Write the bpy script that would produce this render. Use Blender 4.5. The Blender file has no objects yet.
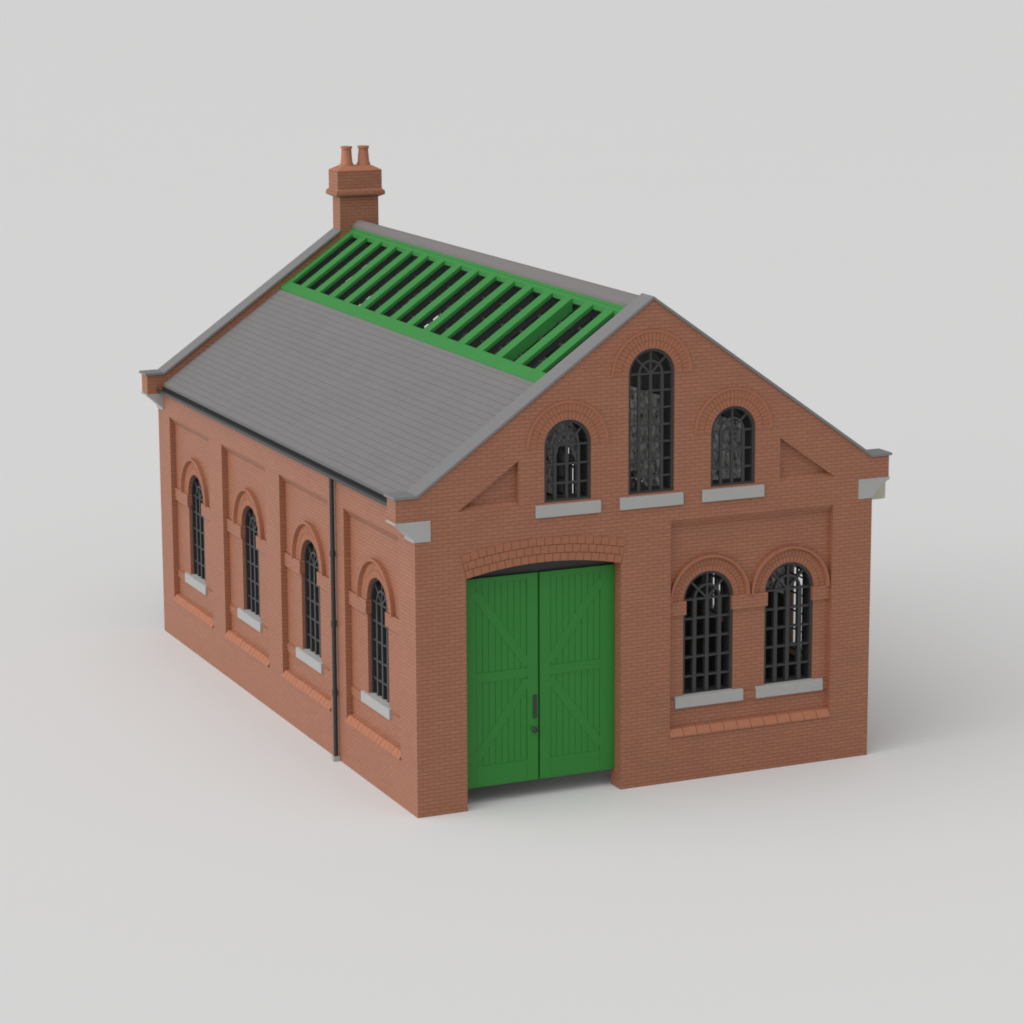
import bpy, bmesh, math, random
from mathutils import Vector
from mathutils.geometry import tessellate_polygon
random.seed(4)
PI = math.pi
scene = bpy.context.scene
col = scene.collection

# ------------------------------------------------------------------ dimensions (metres)
W, L = 9.594, 15.64            # width of the gable end, length of the shed
ZK, ZR = 6.02, 9.374           # kneeler top, brick apex
XC = W / 2
KX = 0.039                     # where the gable slope meets the kneeler
M = (ZR - ZK) / (XC - KX)      # roof slope
KO = 0.367                     # kneeler overhang
T = 0.42                       # gable wall thickness
REC = 0.13                     # depth of the recessed brick panels
SPR = 3.52                     # springing line of the arched windows
R_WIN = 0.54

# ------------------------------------------------------------------ materials
def new_mat(name):
    m = bpy.data.materials.new(name); m.use_nodes = True
    nt = m.node_tree
    return m, nt, nt.nodes['Principled BSDF']

def mix_rgb(nt, fac, a, b, blend='MIX'):
    n = nt.nodes.new('ShaderNodeMix'); n.data_type = 'RGBA'; n.blend_type = blend
    for sock, val in ((n.inputs['Factor'], fac), (n.inputs['A'], a), (n.inputs['B'], b)):
        if hasattr(val, 'is_output'): nt.links.new(val, sock)
        elif isinstance(val, (int, float)): sock.default_value = val
        else: sock.default_value = (*val, 1)
    return n.outputs['Result']

def math_node(nt, op, a, b=None, c=None):
    n = nt.nodes.new('ShaderNodeMath'); n.operation = op
    for i, v in enumerate((a, b, c)):
        if v is None: continue
        if hasattr(v, 'is_output'): nt.links.new(v, n.inputs[i])
        else: n.inputs[i].default_value = v
    return n.outputs[0]

def wall_coords(nt, zoff=0.0):
    """u along the wall whichever way it faces, v up"""
    tc = nt.nodes.new('ShaderNodeTexCoord'); sp = nt.nodes.new('ShaderNodeSeparateXYZ')
    nt.links.new(tc.outputs['Object'], sp.inputs[0])
    ge = nt.nodes.new('ShaderNodeNewGeometry'); sn = nt.nodes.new('ShaderNodeSeparateXYZ')
    nt.links.new(ge.outputs['True Normal'], sn.inputs[0])
    ax = math_node(nt, 'ABSOLUTE', sn.outputs[0]); ay = math_node(nt, 'ABSOLUTE', sn.outputs[1])
    side = math_node(nt, 'GREATER_THAN', ax, ay)
    mx = nt.nodes.new('ShaderNodeMix'); mx.data_type = 'FLOAT'
    nt.links.new(side, mx.inputs[0]); nt.links.new(sp.outputs[0], mx.inputs[2]); nt.links.new(sp.outputs[1], mx.inputs[3])
    cb = nt.nodes.new('ShaderNodeCombineXYZ')
    nt.links.new(mx.outputs[0], cb.inputs[0]); nt.links.new(sp.outputs[2], cb.inputs[1])
    return tc, cb.outputs[0]

def brick_mat(name, c1, c2, mortar, bw=0.2195, rh=0.0723, ms=0.0098, bump=0.6, rough=0.5, spec=0.5):
    m, nt, bs = new_mat(name)
    tc, uv = wall_coords(nt)
    br = nt.nodes.new('ShaderNodeTexBrick')
    br.offset = 0.5; br.offset_frequency = 2; br.squash = 1
    nt.links.new(uv, br.inputs['Vector'])
    br.inputs['Color1'].default_value = (*c1, 1); br.inputs['Color2'].default_value = (*c2, 1)
    br.inputs['Mortar'].default_value = (*mortar, 1)
    br.inputs['Scale'].default_value = 1; br.inputs['Mortar Size'].default_value = ms
    br.inputs['Mortar Smooth'].default_value = 0.35; br.inputs['Bias'].default_value = 0
    br.inputs['Brick Width'].default_value = bw; br.inputs['Row Height'].default_value = rh
    no = nt.nodes.new('ShaderNodeTexNoise'); no.inputs['Scale'].default_value = 1.3; no.inputs['Detail'].default_value = 5
    nt.links.new(tc.outputs['Object'], no.inputs['Vector'])
    v = nt.nodes.new('ShaderNodeMapRange'); v.inputs[3].default_value = 0.93; v.inputs[4].default_value = 1.07
    nt.links.new(no.outputs['Fac'], v.inputs[0])
    hs = nt.nodes.new('ShaderNodeHueSaturation'); nt.links.new(br.outputs['Color'], hs.inputs['Color'])
    nt.links.new(v.outputs[0], hs.inputs['Value'])
    nt.links.new(hs.outputs[0], bs.inputs['Base Color'])
    inv = math_node(nt, 'SUBTRACT', 1.0, br.outputs['Fac'])
    bp = nt.nodes.new('ShaderNodeBump'); bp.inputs['Strength'].default_value = bump; bp.inputs['Distance'].default_value = 0.012
    nt.links.new(inv, bp.inputs['Height']); nt.links.new(bp.outputs[0], bs.inputs['Normal'])
    bs.inputs['Roughness'].default_value = rough; bs.inputs['Specular IOR Level'].default_value = spec
    return m

def plain_mat(name, c, rough=0.5, spec=0.4, var=0.05, scale=3.0, metal=0.0, grain=0.0):
    m, nt, bs = new_mat(name)
    tc = nt.nodes.new('ShaderNodeTexCoord')
    no = nt.nodes.new('ShaderNodeTexNoise'); no.inputs['Scale'].default_value = scale; no.inputs['Detail'].default_value = 6
    nt.links.new(tc.outputs['Object'], no.inputs['Vector'])
    lo = tuple(x * (1 - var) for x in c); hi = tuple(min(1, x * (1 + var)) for x in c)
    out = mix_rgb(nt, no.outputs['Fac'], lo, hi)
    nt.links.new(out, bs.inputs['Base Color'])
    bs.inputs['Roughness'].default_value = rough; bs.inputs['Specular IOR Level'].default_value = spec
    bs.inputs['Metallic'].default_value = metal
    if grain:
        n2 = nt.nodes.new('ShaderNodeTexNoise'); n2.inputs['Scale'].default_value = 60; n2.inputs['Detail'].default_value = 3
        nt.links.new(tc.outputs['Object'], n2.inputs['Vector'])
        bp = nt.nodes.new('ShaderNodeBump'); bp.inputs['Strength'].default_value = grain; bp.inputs['Distance'].default_value = 0.006
        nt.links.new(n2.outputs['Fac'], bp.inputs['Height']); nt.links.new(bp.outputs[0], bs.inputs['Normal'])
    return m

def slate_mat(name, c):
    """courses are real steps in the mesh; the joints between slates are drawn here in y / slope coordinates"""
    m, nt, bs = new_mat(name)
    tc = nt.nodes.new('ShaderNodeTexCoord'); sp = nt.nodes.new('ShaderNodeSeparateXYZ')
    nt.links.new(tc.outputs['Object'], sp.inputs[0])
    br = nt.nodes.new('ShaderNodeTexBrick'); cb = nt.nodes.new('ShaderNodeCombineXYZ')
    s = math_node(nt, 'DIVIDE', math_node(nt, 'SUBTRACT', sp.outputs[2], ROOF_Z0), math.sin(math.atan(M)))
    nt.links.new(sp.outputs[1], cb.inputs[0]); nt.links.new(s, cb.inputs[1])
    nt.links.new(cb.outputs[0], br.inputs['Vector'])
    br.inputs['Scale'].default_value = 1; br.inputs['Brick Width'].default_value = 0.27; br.inputs['Row Height'].default_value = COURSE
    br.inputs['Mortar Size'].default_value = 0.006; br.inputs['Mortar Smooth'].default_value = 0.2
    br.inputs['Color1'].default_value = (*[x * .975 for x in c], 1); br.inputs['Color2'].default_value = (*[x * 1.02 for x in c], 1)
    br.inputs['Mortar'].default_value = (*[x * .86 for x in c], 1)
    no = nt.nodes.new('ShaderNodeTexNoise'); no.inputs['Scale'].default_value = 0.8; no.inputs['Detail'].default_value = 6
    nt.links.new(tc.outputs['Object'], no.inputs['Vector'])
    v = nt.nodes.new('ShaderNodeMapRange'); v.inputs[3].default_value = 0.95; v.inputs[4].default_value = 1.05
    nt.links.new(no.outputs['Fac'], v.inputs[0])
    hs = nt.nodes.new('ShaderNodeHueSaturation'); nt.links.new(br.outputs['Color'], hs.inputs['Color']); nt.links.new(v.outputs[0], hs.inputs['Value'])
    nt.links.new(hs.outputs[0], bs.inputs['Base Color'])
    bs.inputs['Roughness'].default_value = 0.55; bs.inputs['Specular IOR Level'].default_value = 0.35
    return m

ROOF_OFF = 0.14
COURSE = 0.151
EAVE_X = 0.01
def roof_z(x, off=ROOF_OFF): return ZR - off - M * abs(XC - x)
ROOF_Z0 = roof_z(EAVE_X)

BRICK = brick_mat('brick', (0.345, 0.136, 0.074), (0.312, 0.121, 0.065), (0.236, 0.095, 0.053), bump=.5)
BRICK_TRIM = plain_mat('terracotta_trim', (0.385, 0.152, 0.084), 0.6, 0.35, 0.07, 4.0, grain=0.2)
BRICK_DEEP = plain_mat('dark_joint_mortar', (0.16, 0.068, 0.042), 0.8, 0.2)  # dark mortar behind the joints of panel sills and door arch
STONE = plain_mat('pale_stone', (0.37, 0.37, 0.365), 0.55, 0.35, 0.05, 5.0, grain=0.15)
COPING = plain_mat('coping_stone', (0.188, 0.184, 0.184), 0.55, 0.35, 0.04, 3.0, grain=0.15)
RIDGE = plain_mat('ridge_lead', (0.180, 0.163, 0.163), 0.5, 0.4, 0.04, 3.0)
SLATE = slate_mat('roof_slate', (0.176, 0.171, 0.170))
GREEN = plain_mat('green_paint', (0.022, 0.195, 0.026), 0.5, 0.4, 0.06, 2.0, grain=0.1)
GREEN_SKY = plain_mat('skylight_green_paint', (0.034, 0.212, 0.044), 0.55, 0.3, 0.05, 2.0)
IRON = plain_mat('charcoal_iron', (0.036, 0.036, 0.038), 0.45, 0.4, 0.08, 5.0)
GUTTER = plain_mat('black_iron', (0.024, 0.026, 0.027), 0.4, 0.45, 0.08, 5.0)
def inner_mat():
    m, nt, bs = new_mat('inner_plaster_painted_light')
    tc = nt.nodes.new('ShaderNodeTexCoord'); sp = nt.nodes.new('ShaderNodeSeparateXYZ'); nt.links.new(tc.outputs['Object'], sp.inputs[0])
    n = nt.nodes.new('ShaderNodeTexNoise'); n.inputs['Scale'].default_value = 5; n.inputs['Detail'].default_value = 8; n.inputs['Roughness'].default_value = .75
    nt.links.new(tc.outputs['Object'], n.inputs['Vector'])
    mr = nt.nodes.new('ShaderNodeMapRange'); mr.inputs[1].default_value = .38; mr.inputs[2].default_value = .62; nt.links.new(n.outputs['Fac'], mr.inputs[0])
    up = mix_rgb(nt, mr.outputs[0], (.08, .08, .08), (.85, .84, .82))  # speckle of the light inside, painted as pale mottling
    k = math_node(nt, 'GREATER_THAN', sp.outputs[2], 2.7)  # skylit upper walls and unlit lower walls painted into the colour
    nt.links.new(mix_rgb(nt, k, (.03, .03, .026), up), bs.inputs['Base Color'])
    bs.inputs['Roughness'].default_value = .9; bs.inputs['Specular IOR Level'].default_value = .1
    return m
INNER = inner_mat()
FLOOR = plain_mat('dark_floor', (0.045, 0.045, 0.043), 0.8, 0.2)
CREAM = plain_mat('cream_paint', (0.52, 0.52, 0.40), 0.5, 0.3)
GROUND = plain_mat('matt_white_surface', (0.705, 0.702, 0.70), 0.75, 0.15, 0.004, 0.05)

# ------------------------------------------------------------------ mesh helpers
FRONT = lambda u, v, w: (u, w, v)
BACK = lambda u, v, w: (u, L - w, v + (BACK_UP if v > 5.15 else 0))
BACK_UP = 0.05
LEFT = lambda u, v, w: (w, u, v)
RIGHT = lambda u, v, w: (W - w, u, v)

class MB:
    def __init__(s): s.v = []; s.f = []; s.m = []
    def add(s, vs, fs, mi=0):
        b = len(s.v); s.v += [tuple(p) for p in vs]; s.f += [tuple(i + b for i in f) for f in fs]; s.m += [mi] * len(fs); return s
    def prism(s, poly, w0, w1, mp=FRONT, holes=(), caps=(True, True), mi=0, hole_walls=True):
        """flat polygon (with holes) in u,v, thickened from w0 to w1"""
        loops = [list(poly)] + [list(h) for h in holes]
        flat = [p for l in loops for p in l]
        n = len(flat)
        tri = tessellate_polygon([[Vector((p[0], p[1], 0)) for p in l] for l in loops])
        vs = [mp(p[0], p[1], w0) for p in flat] + [mp(p[0], p[1], w1) for p in flat]
        fs = []
        if caps[0]: fs += [tuple(t) for t in tri]
        if caps[1]: fs += [tuple(i + n for i in reversed(t)) for t in tri]
        k = 0
        for li, l in enumerate(loops):
            m = len(l)
            if li == 0 or hole_walls:
                for i in range(m):
                    j = (i + 1) % m
                    fs.append((k + i, k + j, k + j + n, k + i + n))
            k += m
        return s.add(vs, fs, mi)
    def box(s, x0, x1, y0, y1, z0, z1, mi=0):
        vs = [(x, y, z) for x in (x0, x1) for y in (y0, y1) for z in (z0, z1)]
        return s.add(vs, [(0, 1, 3, 2), (4, 6, 7, 5), (0, 4, 5, 1), (2, 3, 7, 6), (0, 2, 6, 4), (1, 5, 7, 3)], mi)
    def rect(s, u0, u1, v0, v1, w0, w1, mp, mi=0):
        return s.prism([(u0, v0), (u1, v0), (u1, v1), (u0, v1)], w0, w1, mp, mi=mi)
    def bar(s, p, q, width, w0, w1, mp, mi=0):
        dx, dy = q[0] - p[0], q[1] - p[1]; l = math.hypot(dx, dy); nx, ny = -dy / l * width / 2, dx / l * width / 2
        return s.prism([(p[0] + nx, p[1] + ny), (q[0] + nx, q[1] + ny), (q[0] - nx, q[1] - ny), (p[0] - nx, p[1] - ny)], w0, w1, mp, mi=mi)
    def tube(s, p, q, r0, r1=None, n=16, caps=True, mi=0):
        r1 = r0 if r1 is None else r1
        p = Vector(p); q = Vector(q); d = (q - p).normalized()
        a = d.orthogonal().normalized(); b = d.cross(a)
        vs = [p + (a * math.cos(2 * PI * i / n) + b * math.sin(2 * PI * i / n)) * r0 for i in range(n)] + \
             [q + (a * math.cos(2 * PI * i / n) + b * math.sin(2 * PI * i / n)) * r1 for i in range(n)]
        fs = [(i, (i + 1) % n, (i + 1) % n + n, i + n) for i in range(n)]
        if caps: fs += [tuple(range(n - 1, -1, -1)), tuple(range(n, 2 * n))]
        return s.add(vs, fs, mi)
    def lathe(s, prof, cx, cy, n=24, mi=0):
        k = len(prof)
        vs = [(cx + r * math.cos(2 * PI * i / n), cy + r * math.sin(2 * PI * i / n), z) for i in range(n) for (r, z) in prof]
        fs = []
        for i in range(n):
            j = (i + 1) % n
            for a in range(k - 1): fs.append((i * k + a, j * k + a, j * k + a + 1, i * k + a + 1))
        return s.add(vs, fs, mi)
    def build(s, name, mats, parent=None, smooth=False, bevel=0.0):
        me = bpy.data.meshes.new(name); me.from_pydata(s.v, [], s.f)
        mats = mats if isinstance(mats, (list, tuple)) else [mats]
        for m in mats: me.materials.append(m)
        for p, i in zip(me.polygons, s.m): p.material_index = i
        bm = bmesh.new(); bm.from_mesh(me)
        bmesh.ops.recalc_face_normals(bm, faces=bm.faces); bm.to_mesh(me); bm.free()
        o = bpy.data.objects.new(name, me); col.objects.link(o)
        if smooth:
            for p in me.polygons: p.use_smooth = True
            try: me.set_sharp_from_angle(angle=math.radians(35))
            except Exception: pass
        if bevel:
            b = o.modifiers.new('bevel', 'BEVEL'); b.width = bevel; b.segments = 2; b.limit_method = 'ANGLE'; b.angle_limit = math.radians(40)
        if parent: o.parent = parent
        return o

def arc(cx, cz, r, a0, a1, n):
    return [(cx + r * math.cos(a0 + (a1 - a0) * i / n), cz + r * math.sin(a0 + (a1 - a0) * i / n)) for i in range(n + 1)]

def arched(cx, z0, spring, r):
    """outline of a round-headed opening"""
    return [(cx - r, z0), (cx + r, z0)] + arc(cx, spring, r, 0, PI, 28)

def rect_loop(u0, u1, v0, v1): return [(u0, v0), (u1, v0), (u1, v1), (u0, v1)]

# ------------------------------------------------------------------ the thing
shed = bpy.data.objects.new('goods_shed', None); col.objects.link(shed)
shed['label'] = 'terracotta brick goods shed with arched windows, green double doors, slate roof and one chimney'
shed['category'] = 'building'

# where the openings are
SIDE_PANELS = [(0.825 + i * 3.71, 3.665 + i * 3.71) for i in range(4)]
SIDE_WIN = [(a + b) / 2 for a, b in SIDE_PANELS]
FP = (5.205, 8.73)             # front panel
FRONT_WIN = [6.085, 7.852]
PZ0, PZ1 = 0.93, 5.14
WZ0 = 1.66                     # low windows start (top of sill)
DOOR = (1.000, 4.157, 4.43)    # door opening
GAB = [(3.06, 5.72, 6.765, 0.478), (XC - 0.012, 5.72, 7.975, 0.480), (6.52, 5.72, 6.765, 0.478)]

def door_loop(cx=(DOOR[0] + DOOR[1]) / 2, hw=(DOOR[1] - DOOR[0]) / 2, spring=DOOR[2], rise=0.175):
    R = (hw * hw + rise * rise) / (2 * rise); a = math.asin(hw / R)
    top = [(cx + R * math.sin(a - 2 * a * i / 24), spring + rise - R + R * math.cos(a - 2 * a * i / 24)) for i in range(25)]
    return [(cx - hw, 0), (cx + hw, 0)] + top, (R, a, cx, spring + rise - R)

DLOOP, DARC = door_loop()
g_out = [(W, 0), (W, 5.585), (W + KO, 5.585), (W + KO, ZK), (W - KX, ZK), (XC, ZR), (KX, ZK), (-KO, ZK), (-KO, 5.585), (0, 5.585), (0, 0)]
def gable_outline():
    """gable outline with the door notch cut into its bottom edge"""
    d = DLOOP
    return [(d[0][0], 0)] + [d[i] for i in range(len(d) - 1, 1, -1)] + [(d[1][0], 0)] + g_out

TRI = [[(0.845, 5.695), (2.06, 5.695), (2.06, 6.548)], [(W - 2.06, 5.695), (W - 0.845, 5.695), (W - 2.06, 6.548)]]
TD = 0.14
def gable_wall(name, mp, low_windows):
    mb = MB()
    gw = [arched(c, z0, s, r) for c, z0, s, r in GAB]
    lw = [arched(c, WZ0 - .15, SPR, R_WIN) for c in low_windows]
    # outer skin, 0..REC, with the panel and the triangles open
    mb.prism(gable_outline(), 0, REC, mp, holes=gw + TRI + [rect_loop(FP[0], FP[1], PZ0, PZ1)], caps=(True, False))
    for t in TRI:
        mb.prism(t, TD, TD + .01, mp, caps=(True, False))
        (ua, ub) = sorted((t[0][0], t[1][0])); tall_right = t[2][0] == ub
        h = .13; k = h / M         # weathered slope along the foot of the recess
        a2, b2 = (ua + k, ub) if tall_right else (ua, ub - k)
        mb.add([mp(ua, t[0][1], 0), mp(ub, t[0][1], 0), mp(b2, t[0][1] + h, TD - .002), mp(a2, t[0][1] + h, TD - .002)], [(0, 1, 2, 3)])
    # inner leaf
    mb.prism(gable_outline(), REC, T, mp, holes=gw + lw, caps=(True, True))
    # corbelled slope under the top edge of the panel
    s0, s1 = FP
    d = 0.17
    mb.add([mp(s0, PZ1, 0), mp(s1, PZ1, 0), mp(s1, PZ1 - d, REC - .002), mp(s0, PZ1 - d, REC - .002)], [(0, 1, 2, 3)])
    # plastered inside face
    dl, dr = DOOR[0] - .01, DOOR[1] + .01
    ins = [(.34, 0.02), (dl, 0.02), (dl, 4.62), (dr, 4.62), (dr, 0.02), (W - .34, 0.02), (W - .34, 5.92), (XC, 9.05), (.34, 5.92)]
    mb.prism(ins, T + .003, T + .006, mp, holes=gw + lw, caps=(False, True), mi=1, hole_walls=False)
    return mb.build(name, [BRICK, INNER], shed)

def side_wall(name, mp):
    mb = MB()
    y0, y1, zt = T, L - T, 5.80
    outer = rect_loop(y0, y1, 0, zt)
    mb.prism(outer, 0, REC, mp, holes=[rect_loop(a, b, PZ0, PZ1 + .03) for a, b in SIDE_PANELS], caps=(True, False))
    lw = [arched(c, WZ0 - .15, SPR, R_WIN) for c in SIDE_WIN]
    mb.prism(outer, REC, .34, mp, holes=lw, caps=(True, False))
    for a, b in SIDE_PANELS:
        mb.add([mp(a, PZ1 + .03, 0), mp(b, PZ1 + .03, 0), mp(b, PZ1 - .14, REC - .002), mp(a, PZ1 - .14, REC - .002)], [(0, 1, 2, 3)])
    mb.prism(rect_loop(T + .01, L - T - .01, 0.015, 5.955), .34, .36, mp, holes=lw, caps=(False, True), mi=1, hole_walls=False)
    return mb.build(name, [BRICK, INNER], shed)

def window(mp, cx, z0, spring, r, w, rows, cols=4, sill=None, arch_face=0.0, lining=T + .012, depth=.11):
    """iron frame > stone sill; brick arch and hood mould are parts of the shed too"""
    fr = MB()
    d0, d1 = w, w + depth
    ft = 0.055
    outer = arched(cx, z0, spring, r - .001); inner = arched(cx, z0 + ft, spring, r - ft)
    fr.prism(outer, d0 - .012, lining, mp, holes=[inner])
    b = 0.045; bv = .078 if r > .5 else .062
    wi = r - ft
    # uprights and cross bars
    for i in range(1, cols):
        u = cx + (i - cols / 2) * (.268 if r > .5 else .24)
        top = spring + (0 if i != cols // 2 else 0)
        fr.rect(u - bv / 2, u + bv / 2, z0 + ft, top, d0 + .004, d1 - .01, mp)
    for j in range(1, rows + 1):
        v = z0 + (spring - z0) * j / rows
        fr.rect(cx - wi, cx + wi, v - b * .42, v + b * .42, d0 + .008, d1 - .014, mp)
    # fanlight: spokes, small hub ring
    ri = .268 if r > .5 else .24
    hub = arc(cx, spring, ri + b / 2, 0, PI, 16) + list(reversed(arc(cx, spring, ri - b / 2, 0, PI, 16)))
    fr.prism(hub, d0 + .006, d1 - .012, mp)
    for a in (45, 90, 135):
        t = math.radians(a)
        fr.bar((cx, spring), (cx + (r - ft * .5) * math.cos(t), spring + (r - ft * .5) * math.sin(t)), b * .9, d0 + .010 + a * 1e-5, d1 - .016 - a * 1e-5, mp)
    o = fr.build('window', IRON, shed)
    if sill:
        u0, u1, v0, v1, w0 = sill
        s = MB()
        # weathered (sloping) top
        prof = [(w0, v0), (w0, v1 - .03), (w + .005, v1), (w + .06, v1), (w + .06, v0)]
        vs = [mp(u, v, ww) for u in (u0, u1) for (ww, v) in prof]
        n = len(prof)
        s.add(vs, [tuple(range(n)), tuple(range(2 * n - 1, n - 1, -1))] + [(i, (i + 1) % n, (i + 1) % n + n, i + n) for i in range(n)])
        s.build('sill', STONE, o, bevel=.008)
    return o

def arch_ring(mp, cx, spring, r0, r1, face, hood_r, hood_proud, slope=.012):
    """ring of header bricks with open joints, and a thin projecting hood mould round it"""
    mb = MB()
    rings = [(r0 + .004, r0 + (r1 - r0) * .5 - .004), (r0 + (r1 - r0) * .5 + .004, r1)]
    for k, (a, b) in enumerate(rings):
        n = int(PI * (a + b) / 2 / 0.078)
        g = 0.008 / ((a + b) / 2)
        for i in range(n):
            t0 = PI * i / n + g / 2; t1 = PI * (i + 1) / n - g / 2
            poly = arc(cx, spring, a, t0, t1, 1) + list(reversed(arc(cx, spring, b, t0, t1, 1)))
            mb.prism(poly, face - .010 - random.random() * .003, face + .004, mp, caps=(True, False))
    mb.build('arch', BRICK_TRIM_FLAT, shed)
    hd = MB()
    n = 44; prof = [(hood_r, face + .003), (hood_r, face - hood_proud), (hood_r - .05, face - hood_proud), (hood_r - .05 - slope, face - .004), (hood_r - .05 - slope, face + .003)]
    k = len(prof); vs = []
    for i in range(n + 1):
        t = PI * i / n
        vs += [mp(cx + rr * math.cos(t), spring + rr * math.sin(t), ww) for rr, ww in prof]
    fs = [(i * k + a, i * k + (a + 1) % k, (i + 1) * k + (a + 1) % k, (i + 1) * k + a) for i in range(n) for a in range(k)]
    fs += [tuple(range(k)), tuple(range((n + 1) * k - 1, n * k - 1, -1))]
    hd.add(vs, fs); hd.build('hood_mould', BRICK_TRIM_FLAT, shed, bevel=.008)

BRICK_TRIM_FLAT = plain_mat('arch_brick', (0.325, 0.128, 0.070), 0.62, 0.35, 0.10, 6.0, grain=0.2)

def impost(mp, u0, u1, face, z0=3.255, z1=3.525):
    mb = MB(); mb.rect(u0, u1, z0, z1, face - .05, face + .1, mp)
    return mb.build('impost', BRICK_TRIM_FLAT if False else BRICK, shed, bevel=.006)

def sloping_sill(mp, u0, u1, n):
    """plinth bricks laid on a slope along the foot of a panel"""
    mb = MB()
    w = (u1 - u0) / n
    for i in range(n):
        a = u0 + i * w + .006; b = u0 + (i + 1) * w - .006
        dz = random.uniform(-.003, .003)
        prof = [(-.03, .89 + dz), (-.03, .925 + dz), (.045, 1.04 + dz), (REC + .004, 1.05 + dz), (REC + .004, .89 + dz)]
        vs = [mp(u, v, ww) for u in (a, b) for (ww, v) in prof]
        mb.add(vs, [(0, 1, 2, 3, 4), (9, 8, 7, 6, 5)] + [(k, (k + 1) % 5, (k + 1) % 5 + 5, k + 5) for k in range(5)])
    # bed joint seen between the bricks
    prof = [(-.022, .894), (-.022, .922), (.050, 1.033), (REC + .002, .894)]
    vs = [mp(u, v, ww) for u in (u0, u1) for (ww, v) in prof]
    mb.add(vs, [(0, 1, 2, 3), (7, 6, 5, 4)] + [(k, (k + 1) % 4, (k + 1) % 4 + 4, k + 4) for k in range(4)], mi=1)
    return mb.build('panel_sill', [BRICK_TRIM, BRICK_DEEP], shed, bevel=.005)

# ---- walls
gable_wall('front_wall', FRONT, FRONT_WIN)
gable_wall('back_wall', BACK, FRONT_WIN)
side_wall('side_wall', LEFT)
side_wall('side_wall', RIGHT)

WREC = 0.045
for mp in (FRONT, BACK):
    for i, (c, z0, s, r) in enumerate(GAB):
        window(mp, c, z0 - .02, s, r, WREC, 7 if i == 1 else 3, sill=(c - .66, c + .66, 5.447, 5.695, -.05), depth=.05)
        arch_ring(mp, c, s, r, .79, 0.0, .84, .028)
    for c in FRONT_WIN:
        window(mp, c, WZ0 - .03, SPR, R_WIN, REC + WREC, 5, sill=(c + .01 - .74, c + .01 + .74, 1.43, WZ0 + .015, .065))
        arch_ring(mp, c, SPR, R_WIN, .79, REC, .865, .085, .02)
    impost(mp, FP[0] + .002, FRONT_WIN[0] - R_WIN + .045, REC)
    impost(mp, FRONT_WIN[0] + R_WIN - .045, FRONT_WIN[1] - R_WIN + .045, REC)
    impost(mp, FRONT_WIN[1] + R_WIN - .045, FP[1] - .002, REC)
    sloping_sill(mp, *FP, 12)
    for u0, u1 in ((FP[0] + .002, FRONT_WIN[0] - .74), (FRONT_WIN[0] + .755, FRONT_WIN[1] - .735), (FRONT_WIN[1] + .755, FP[1] - .002)):
        mb = MB(); mb.rect(u0, u1, 1.43, 1.60, REC - .03, REC + .05, mp); mb.build('string_course', BRICK, shed, bevel=.005)
for mp in (LEFT, RIGHT):
    for c, (a, b) in zip(SIDE_WIN, SIDE_PANELS):
        window(mp, c, WZ0 - .03, SPR, R_WIN, REC + .075, 5, sill=(c - .65, c + .84, 1.455, WZ0 + .03, .08), lining=.352, depth=.11 if mp is LEFT else (.03 if c < 4 else .085))
        arch_ring(mp, c, SPR, R_WIN, .83, REC, .91, .09, .02)
        impost(mp, a + .002, c - R_WIN + .045, REC)
        impost(mp, c + R_WIN - .045, b - .002, REC)
        for u0, u1 in ((a + .002, c - .78), (c + .78, b - .002)):
            mb = MB(); mb.rect(u0, u1, 1.455, 1.62, REC - .03, REC + .05, mp); mb.build('string_course', BRICK, shed, bevel=.005)
        sloping_sill(mp, a, b, 14)

# ---- door arch: three rings of headers
def door_arch(mp):
    mb = MB()
    R, a, cx, cz = DARC
    n = 20
    for k in range(3):
        r0 = R + .003 + k * .157; r1 = R + (k + 1) * .157 - .008
        aa = a - .001
        m = n
        for i in range(m + (k % 2)):
            off = 0 if k % 2 == 0 else -.5
            t0 = -aa + 2 * aa * max(0, i + off) / m; t1 = -aa + 2 * aa * min(m, i + 1 + off) / m
            g = .0045 / R
            pts = [(cx + r * math.sin(t), cz + r * math.cos(t)) for r, t in ((r0, t0 + g), (r0, t1 - g), (r1, t1 - g), (r1, t0 + g))]
            mb.prism(pts, -.012 - random.random() * .004, .004, mp, caps=(True, False))
    # dark bed behind the joints
    bed = [(cx + (R + .001) * math.sin(t), cz + (R + .001) * math.cos(t)) for t in [-a + 2 * a * i / 20 for i in range(21)]]
    aa = a - .001
    bed += [(cx + (R + .465) * math.sin(t), cz + (R + .465) * math.cos(t)) for t in [aa - 2 * aa * i / 20 for i in range(21)]]
    mb.prism(bed, -.002, .002, mp, caps=(True, False), mi=1)
    return mb.build('door_arch', [BRICK_TRIM_FLAT, BRICK_DEEP], shed, bevel=.004)

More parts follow.
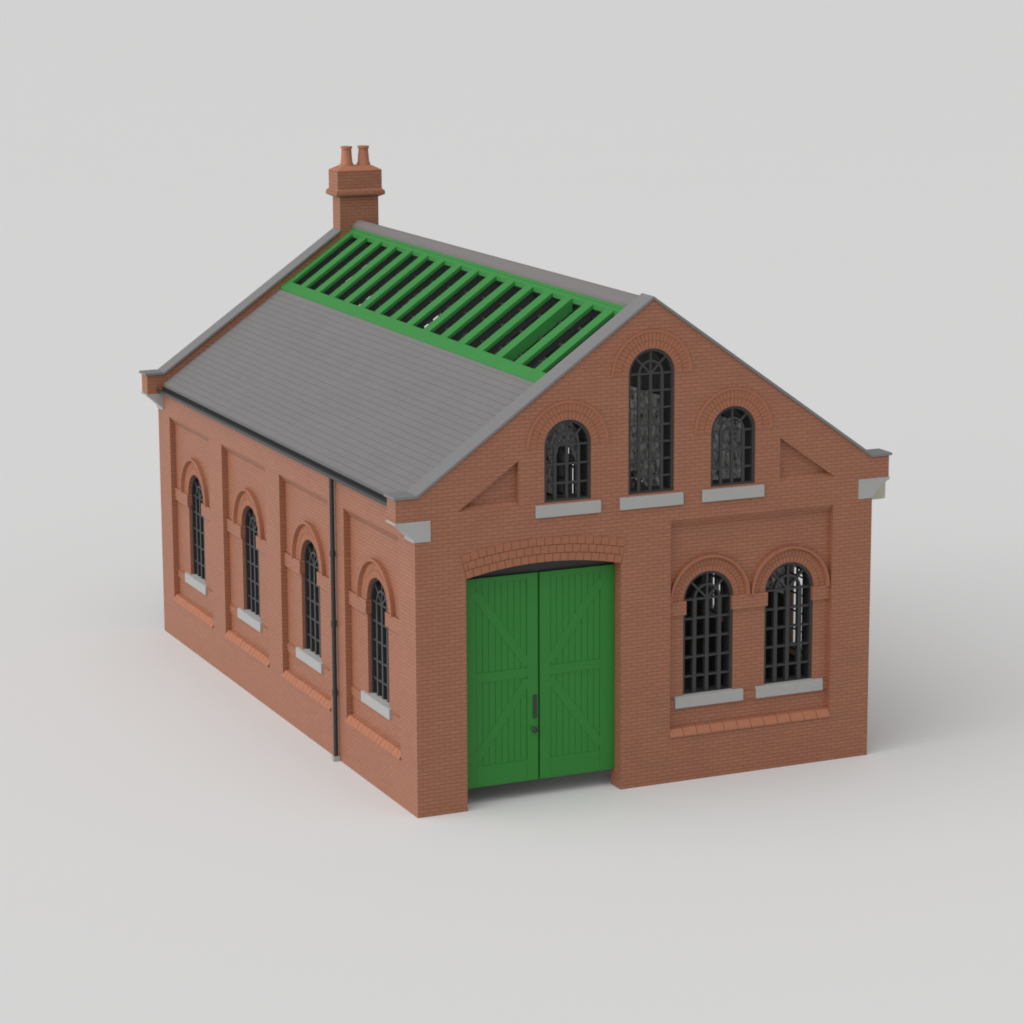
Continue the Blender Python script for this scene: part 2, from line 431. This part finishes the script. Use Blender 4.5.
def door_leaf(mp, u0, u1, w, hinge_left, hardware):
    """ledged and braced leaf of vertical boards"""
    z0, z1 = 0.345, 4.352
    mb = MB()
    # boards
    st = 0.30; mt = 0.22
    a = u0 + (st if hinge_left else mt); b = u1 - (mt if hinge_left else st)
    mb.rect(u0 + .01, u1 - .01, z0 + .01, z1 - .01, w + .020, w + .07, mp)
    n = 8
    for i in range(n):
        ua = a + (b - a) * i / n; ub = a + (b - a) * (i + 1) / n
        mb.rect(ua + .006, ub - .006, z0 + .3, z1 - .08, w + .009 + random.random() * .002, w + .036, mp)
    # stiles and rails
    mb.rect(u0, a, z0, z1, w - .003, w + .06, mp); mb.rect(b, u1, z0, z1, w - .003, w + .06, mp)
    mb.rect(a, b, z0, z0 + .40, w - .002, w + .055, mp)
    mb.rect(a, b, z1 - .11, z1, w - .002, w + .055, mp)
    mb.rect(a, b, 2.36, 2.54, w - .002, w + .055, mp)
    # braces point at the meeting stile
    hx, mx = (a, b) if hinge_left else (b, a)
    sg = 1 if hinge_left else -1
    mb.bar((hx - sg * .02, 4.08), (mx + sg * .02, 2.60), .17, w + .001, w + .05, mp)
    mb.bar((hx - sg * .02, .86), (mx + sg * .02, 2.30), .17, w + .001, w + .05, mp)
    o = mb.build('door', GREEN, shed, bevel=.005)
    if hardware:
        h = MB(); uc = u1 - .065
        h.rect(uc - .035, uc + .035, 1.55, 2.0, w - .03, w - .003, mp)
        h.build('bolt_plate', IRON, o, bevel=.008)
        k = MB(); kc = mp(uc - .02, 1.335, w)
        dirn = -1 if mp is FRONT else 1
        k.tube(kc, (kc[0], kc[1] + dirn * .05, kc[2]), .025)
        k.tube((kc[0], kc[1] + dirn * .05, kc[2]), (kc[0], kc[1] + dirn * .065, kc[2]), .03, .06)
        k.tube((kc[0], kc[1] + dirn * .065, kc[2]), (kc[0], kc[1] + dirn * .10, kc[2]), .06, .04)
        k.build('door_knob', IRON, o, smooth=True)
    return o

mid = (DOOR[0] + DOOR[1]) / 2
for mp in (FRONT, BACK):
    door_arch(mp)
    door_leaf(mp, DOOR[0] + .005, mid - .022, .265, True, mp is FRONT)
    door_leaf(mp, mid + .022, DOOR[1] - .005, .265, False, False)
    mb = MB()       # dark lintel board filling the segmental head above the leaves
    R, a, cx, cz = DARC
    seg = [(cx + (R - .002) * math.sin(t), cz + (R - .002) * math.cos(t)) for t in [a - 2 * a * i / 20 for i in range(21)]]
    mb.prism([(DOOR[0] + .004, 4.30), (DOOR[1] - .004, 4.30)] + seg, .34, .37, mp)
    mb.build('door_head', IRON, shed)
    mb = MB(); mb.rect(mid - .03, mid + .03, .36, 4.34, .32, .35, mp); mb.build('door_cover_strip', GREEN, shed)

# ---- kneelers (shaped stone corbels) and copings
def kneeler(yf, yb, side):
    prof = [(0.309, 5.203), (0.309, 5.592), (-KO - .02, 5.592), (-KO - .02, 5.555)]
    # quarter-hollow underside with a small fillet
    for i in range(11):
        t = i / 10
        x = -KO + .015 + (KO - .05) * t
        z = 5.53 - .27 * (t ** 1.25)
        prof.append((x, z))
    prof += [(-.03, 5.235), (-.03, 5.203)]
    if side: prof = [(W - x, z) for x, z in prof]
    up = BACK_UP if yf > L / 2 else 0
    mb = MB(); mb.prism([(x, z + up) for x, z in prof], yf, yb, FRONT)
    return mb.build('kneeler', STONE, shed, bevel=.006)
for side in (0, 1):
    kneeler(-.012, T + .012, side); kneeler(L - T - .012, L + .012, side)

def coping(y0, y1, gap=None):
    t = .055
    def line(dz, ko): 
        return [(-KO - ko, ZK + dz), (KX - dz * .33, ZK + dz), (XC, ZR + dz * 1.15), (W - KX + dz * .33, ZK + dz), (W + KO + ko, ZK + dz)]
    lo = line(.002, .05); hi = line(t, .05)
    if gap is None:
        mb = MB(); mb.prism(lo + list(reversed(hi)), y0, y1, FRONT); mb.build('coping', COPING, shed, bevel=.008)
    else:
        for a, b, xs in ((0, 1, gap[0]), (4, 3, gap[1])):
            zc = lambda dz: ZR + dz - M * abs(XC - xs)
            pts = [lo[a], lo[b], (xs, zc(.002)), (xs, zc(t * 1.15)), hi[b], hi[a]]
            pts = [(x, z + BACK_UP) for x, z in pts]
            mb = MB(); mb.prism(pts, y0, y1, FRONT); mb.build('coping', COPING, shed, bevel=.008)
coping(-.04, .46); coping(L - .46, L + .04, (4.812 - .479, 4.812 + .479))

# ---- roof
SK0, SK1 = 2.845, 4.655        # skylight, low and high edge in x
Y0, Y1 = T + .002, L - T - .002
def slope_pt(x, off): return (x, ZR - off - M * (XC - x))
def mirror(mp, right):
    if not right: return mp
    return lambda u, v, w: (W - mp(u, v, w)[0], mp(u, v, w)[1], mp(u, v, w)[2])
ROOFMAP = lambda u, v, w: (u, w, v)

for right in (False, True):
    mpp = mirror(ROOFMAP, right)
    ct, st = math.cos(math.atan(M)), math.sin(math.atan(M))
    # sawtooth profile, one step per slate course
    top = []
    sl = 0.0; smax = (SK0 + .06 - EAVE_X) / ct
    x0, z0 = EAVE_X, ROOF_Z0
    lift = .007
    while sl < smax:
        s2 = min(sl + COURSE, smax)
        f = (s2 - sl) / COURSE
        top.append((x0 + sl * ct - st * lift, z0 + sl * st + ct * lift))
        top.append((x0 + s2 * ct - st * lift * (1 - f), z0 + s2 * st + ct * lift * (1 - f)))
        sl = s2
    bot = [(x0 + smax * ct, z0 + smax * st - .12), (x0, z0 - .10), (x0, z0)]
    mb = MB(); mb.prism(top + bot, Y0, Y1, mpp)
    roof = mb.build('roof', SLATE, shed)
    # skylight: green rails and glazing bars
    sk = MB()
    off = .085
    def slab(xa, xb, ya, yb, o0, o1, m=sk, mi=0):
        za0, zb0 = slope_pt(xa, o0)[1], slope_pt(xb, o0)[1]; za1, zb1 = slope_pt(xa, o1)[1], slope_pt(xb, o1)[1]
        m.prism([(xa, za0), (xb, zb0), (xb, zb1), (xa, za1)], ya, yb, mpp, mi=mi)
    slab(SK0, SK0 + .20, Y0, Y1, off, off + .15)
    slab(SK1 - .10, SK1, Y0, Y1, off + .002, off + .12)
    slab(SK1 - .05, SK1 + .002, Y0, Y1, off - .022, off + .002)
    pitch = .931; BW = .33
    bars = [15.14 - pitch * i for i in range(17)]
    sub = MB()
    for i, yc in enumerate(bars):
        ya, yb = max(Y0, yc - BW / 2), min(Y1, yc + BW / 2)
        if yb - ya < .03: continue
        deep = .115 if i != 13 else .27
        slab(SK0 + .19, SK1 - .09, ya, yb, off + .012, off + deep)
        if i != 13:
            slab(SK0 + .16, SK1 - .08, ya + .02, yb - .02, off + deep + .001, off + (.42 if i % 2 else .26), sub)
    for x in (SK0 + .55, SK0 + .98, SK0 + 1.38):
        slab(x, x + .03, Y0, Y1, off + .22, off + .25, sub)
    for m_ in (sk, sub):        # the frame leans a little out of square towards the front gable
        m_.v = [(x - math.copysign(.07, XC - x) * (1 - (y - T) / (L - 2 * T)), y, z - M * .07 * (1 - (y - T) / (L - 2 * T))) for x, y, z in m_.v]
    skylight = sk.build('skylight', GREEN_SKY, shed, bevel=.055)
    sub.build('glazing_bars', IRON, skylight)
    # lining under the top rail so the roof is closed at the ridge
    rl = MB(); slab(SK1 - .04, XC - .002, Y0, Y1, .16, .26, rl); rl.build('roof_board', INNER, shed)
    # gutter, brackets
    gx = -.075
    gm = MB()
    n = 10
    prof = [(gx + .085 * math.cos(PI + PI * i / n), 5.765 + .095 * math.sin(PI + PI * i / n)) for i in range(n + 1)]
    prof += [(gx + .070, 5.765)] + [(gx + .066 * math.cos(2 * PI - PI * i / n), 5.765 + .076 * math.sin(2 * PI - PI * i / n)) for i in range(n + 1)] + [(gx - .085, 5.770)]
    gm.prism(prof, Y0, Y1, mpp)
    gm.build('gutter', GUTTER, shed)
    # dark board behind the gutter, below the slates
    fb = MB(); fb.rect(0.0, .04, 5.62, 5.80, Y0 + .001, Y1 - .001, lambda u, v, w: mpp(u - .012, v, w)) ; fb.build('fascia', GUTTER, shed)

rc = MB()
lo = [(SK1 - .01, slope_pt(SK1 - .01, .06)[1]), (XC, ZR - .045), (W - SK1 + .01, slope_pt(SK1 - .01, .06)[1])]
hi = [(SK1 - .01, slope_pt(SK1 - .01, .0)[1]), (XC - .05, slope_pt(XC - .05, -.02)[1]), (XC, ZR + .005), (XC + .05, slope_pt(XC - .05, -.02)[1]), (W - SK1 + .01, slope_pt(SK1 - .01, .0)[1])]
rc.prism(lo + list(reversed(hi)), Y0, Y1, FRONT)
def rv(x, y, z):
    if abs(abs(XC - x) - (XC - SK1 + .01)) < 1e-4 and y < 1: return (x - math.copysign(.07, XC - x), y, z - M * .07)
    return (x, y, z)
rc.v = [rv(*p) for p in rc.v]; rc.build('ridge_cap', RIDGE, shed)

# ---- downpipes
for right in (0, 1):
    sx = lambda x: W - x if right else x
    py = 4.10
    mb = MB()
    mb.tube((sx(-.075), py, .09), (sx(-.075), py, 5.70), .045)
    for z in (1.32, 2.72, 4.12):
        mb.tube((sx(-.075), py, z), (sx(-.075), py, z + .12), .057)
    p = mb.build('downpipe', GUTTER, shed, smooth=True)
    sh = MB(); sh.prism([(py - .06, 0.0), (py + .06, 0.0), (py + .055, .10), (py - .055, .10)], sx(-.15), sx(-.002), LEFT)
    sh.build('pipe_shoe', STONE, p, bevel=.01)

# cream hopper hung behind the far kneeler
hp = MB()
hp.prism([(.03, 5.60), (.58, 5.60), (.58, 5.08), (.56, 5.06), (.03, 5.05)], T + .03, T + .24, lambda u, v, w: (W + u, w, v))
hp.build('hopper', CREAM, shed, bevel=.02)

# ---- chimney
CX, CY = 4.812, L - T / 2
ch = MB()
def cbox(m, hx, hy, z0, z1, hx2=None, hy2=None, mi=0):
    hx2 = hx if hx2 is None else hx2; hy2 = hy if hy2 is None else hy2
    vs = [(CX + a * hx, CY + b * hy, z0) for a, b in ((-1, -1), (1, -1), (1, 1), (-1, 1))] + [(CX + a * hx2, CY + b * hy2, z1) for a, b in ((-1, -1), (1, -1), (1, 1), (-1, 1))]
    m.add(vs, [(3, 2, 1, 0), (4, 5, 6, 7), (0, 1, 5, 4), (1, 2, 6, 5), (2, 3, 7, 6), (3, 0, 4, 7)], mi)
cbox(ch, .478, .235, 8.6, 9.93)
cbox(ch, .545, .30, 10.07, 10.49)
chim = ch.build('chimney', BRICK, shed, bevel=.01)
c2 = MB(); cbox(c2, .49, .245, 9.90, 9.955, .60, .355); cbox(c2, .60, .355, 9.956, 10.03); cbox(c2, .60, .355, 10.031, 10.09, .55, .305)
c2.build('chimney_band', BRICK, chim, bevel=.008)
c3 = MB(); cbox(c3, .548, .303, 10.491, 10.52); cbox(c3, .545, .30, 10.521, 10.62, .36, .15)
c3.build('flaunching', BRICK_TRIM, chim, bevel=.01)
for dx in (-.205, .21):
    pt = MB()
    pr = [(.155, 10.58), (.155, 10.66), (.135, 10.70), (.112, 11.00), (.135, 11.01), (.135, 11.055), (.10, 11.06), (.085, 11.03), (.085, 10.75)]
    pt.lathe(pr, CX + dx, CY); pt.build('chimney_pot', BRICK_TRIM, chim, smooth=True)

# ---- floor inside
fl = MB(); fl.box(.36, W - .36, 2.8, L - T - .02, -.05, .012); fl.build('interior_floor', FLOOR, shed)

# ------------------------------------------------------------------ setting
g = MB(); S = 6000
g.add([(-S, -S, 0), (S, -S, 0), (S, S, 0), (-S, S, 0)], [(0, 1, 2, 3)])
go = g.build('ground', GROUND); go['kind'] = 'structure'; go['label'] = 'plain pale grey studio surface under the brick shed'

# ------------------------------------------------------------------ light: soft studio surround, brighter from upper left
w = bpy.data.worlds.new('World'); scene.world = w; w.use_nodes = True
nt = w.node_tree; bg = nt.nodes['Background']
tc = nt.nodes.new('ShaderNodeTexCoord')
def lobe(vec, power, gain):
    v = Vector(vec).normalized()
    d = nt.nodes.new('ShaderNodeVectorMath'); d.operation = 'DOT_PRODUCT'
    nt.links.new(tc.outputs['Generated'], d.inputs[0]); d.inputs[1].default_value = v
    a = math_node(nt, 'MAXIMUM', d.outputs['Value'], 0.0)
    return math_node(nt, 'MULTIPLY', math_node(nt, 'POWER', a, power), gain)
s = math_node(nt, 'ADD', lobe((-.34, -.32, .88), 4.0, 1.66), 0.285)
s = math_node(nt, 'ADD', s, lobe((-.98, .06, .14), 6.0, 3.0))
nt.links.new(s, bg.inputs['Strength']); bg.inputs['Color'].default_value = (1, 1, 1, 1)

# ------------------------------------------------------------------ camera
cam = bpy.data.cameras.new('camera'); co = bpy.data.objects.new('camera', cam); col.objects.link(co)
co.location = (-19.1627, -47.7426, 16.5662)
fw = Vector((0.41684471, 0.88712474, -0.19811662))
co.rotation_euler = fw.to_track_quat('-Z', 'Y').to_euler()
cam.sensor_fit = 'HORIZONTAL'; cam.sensor_width = 36
cam.lens = 36 * 2904.636 / 1024
cam.shift_x = (512 - 578.271) / 1024; cam.shift_y = (489.914 - 512) / 1024
cam.clip_start = 1; cam.clip_end = 20000
scene.camera = co

scene.render.engine = 'CYCLES'
scene.view_settings.view_transform = 'Standard'; scene.view_settings.look = 'None'
scene.view_settings.gamma = 1; scene.view_settings.exposure = 0
scene.cycles.max_bounces = 8; scene.cycles.diffuse_bounces = 5
scene.cycles.filter_width = 1.8
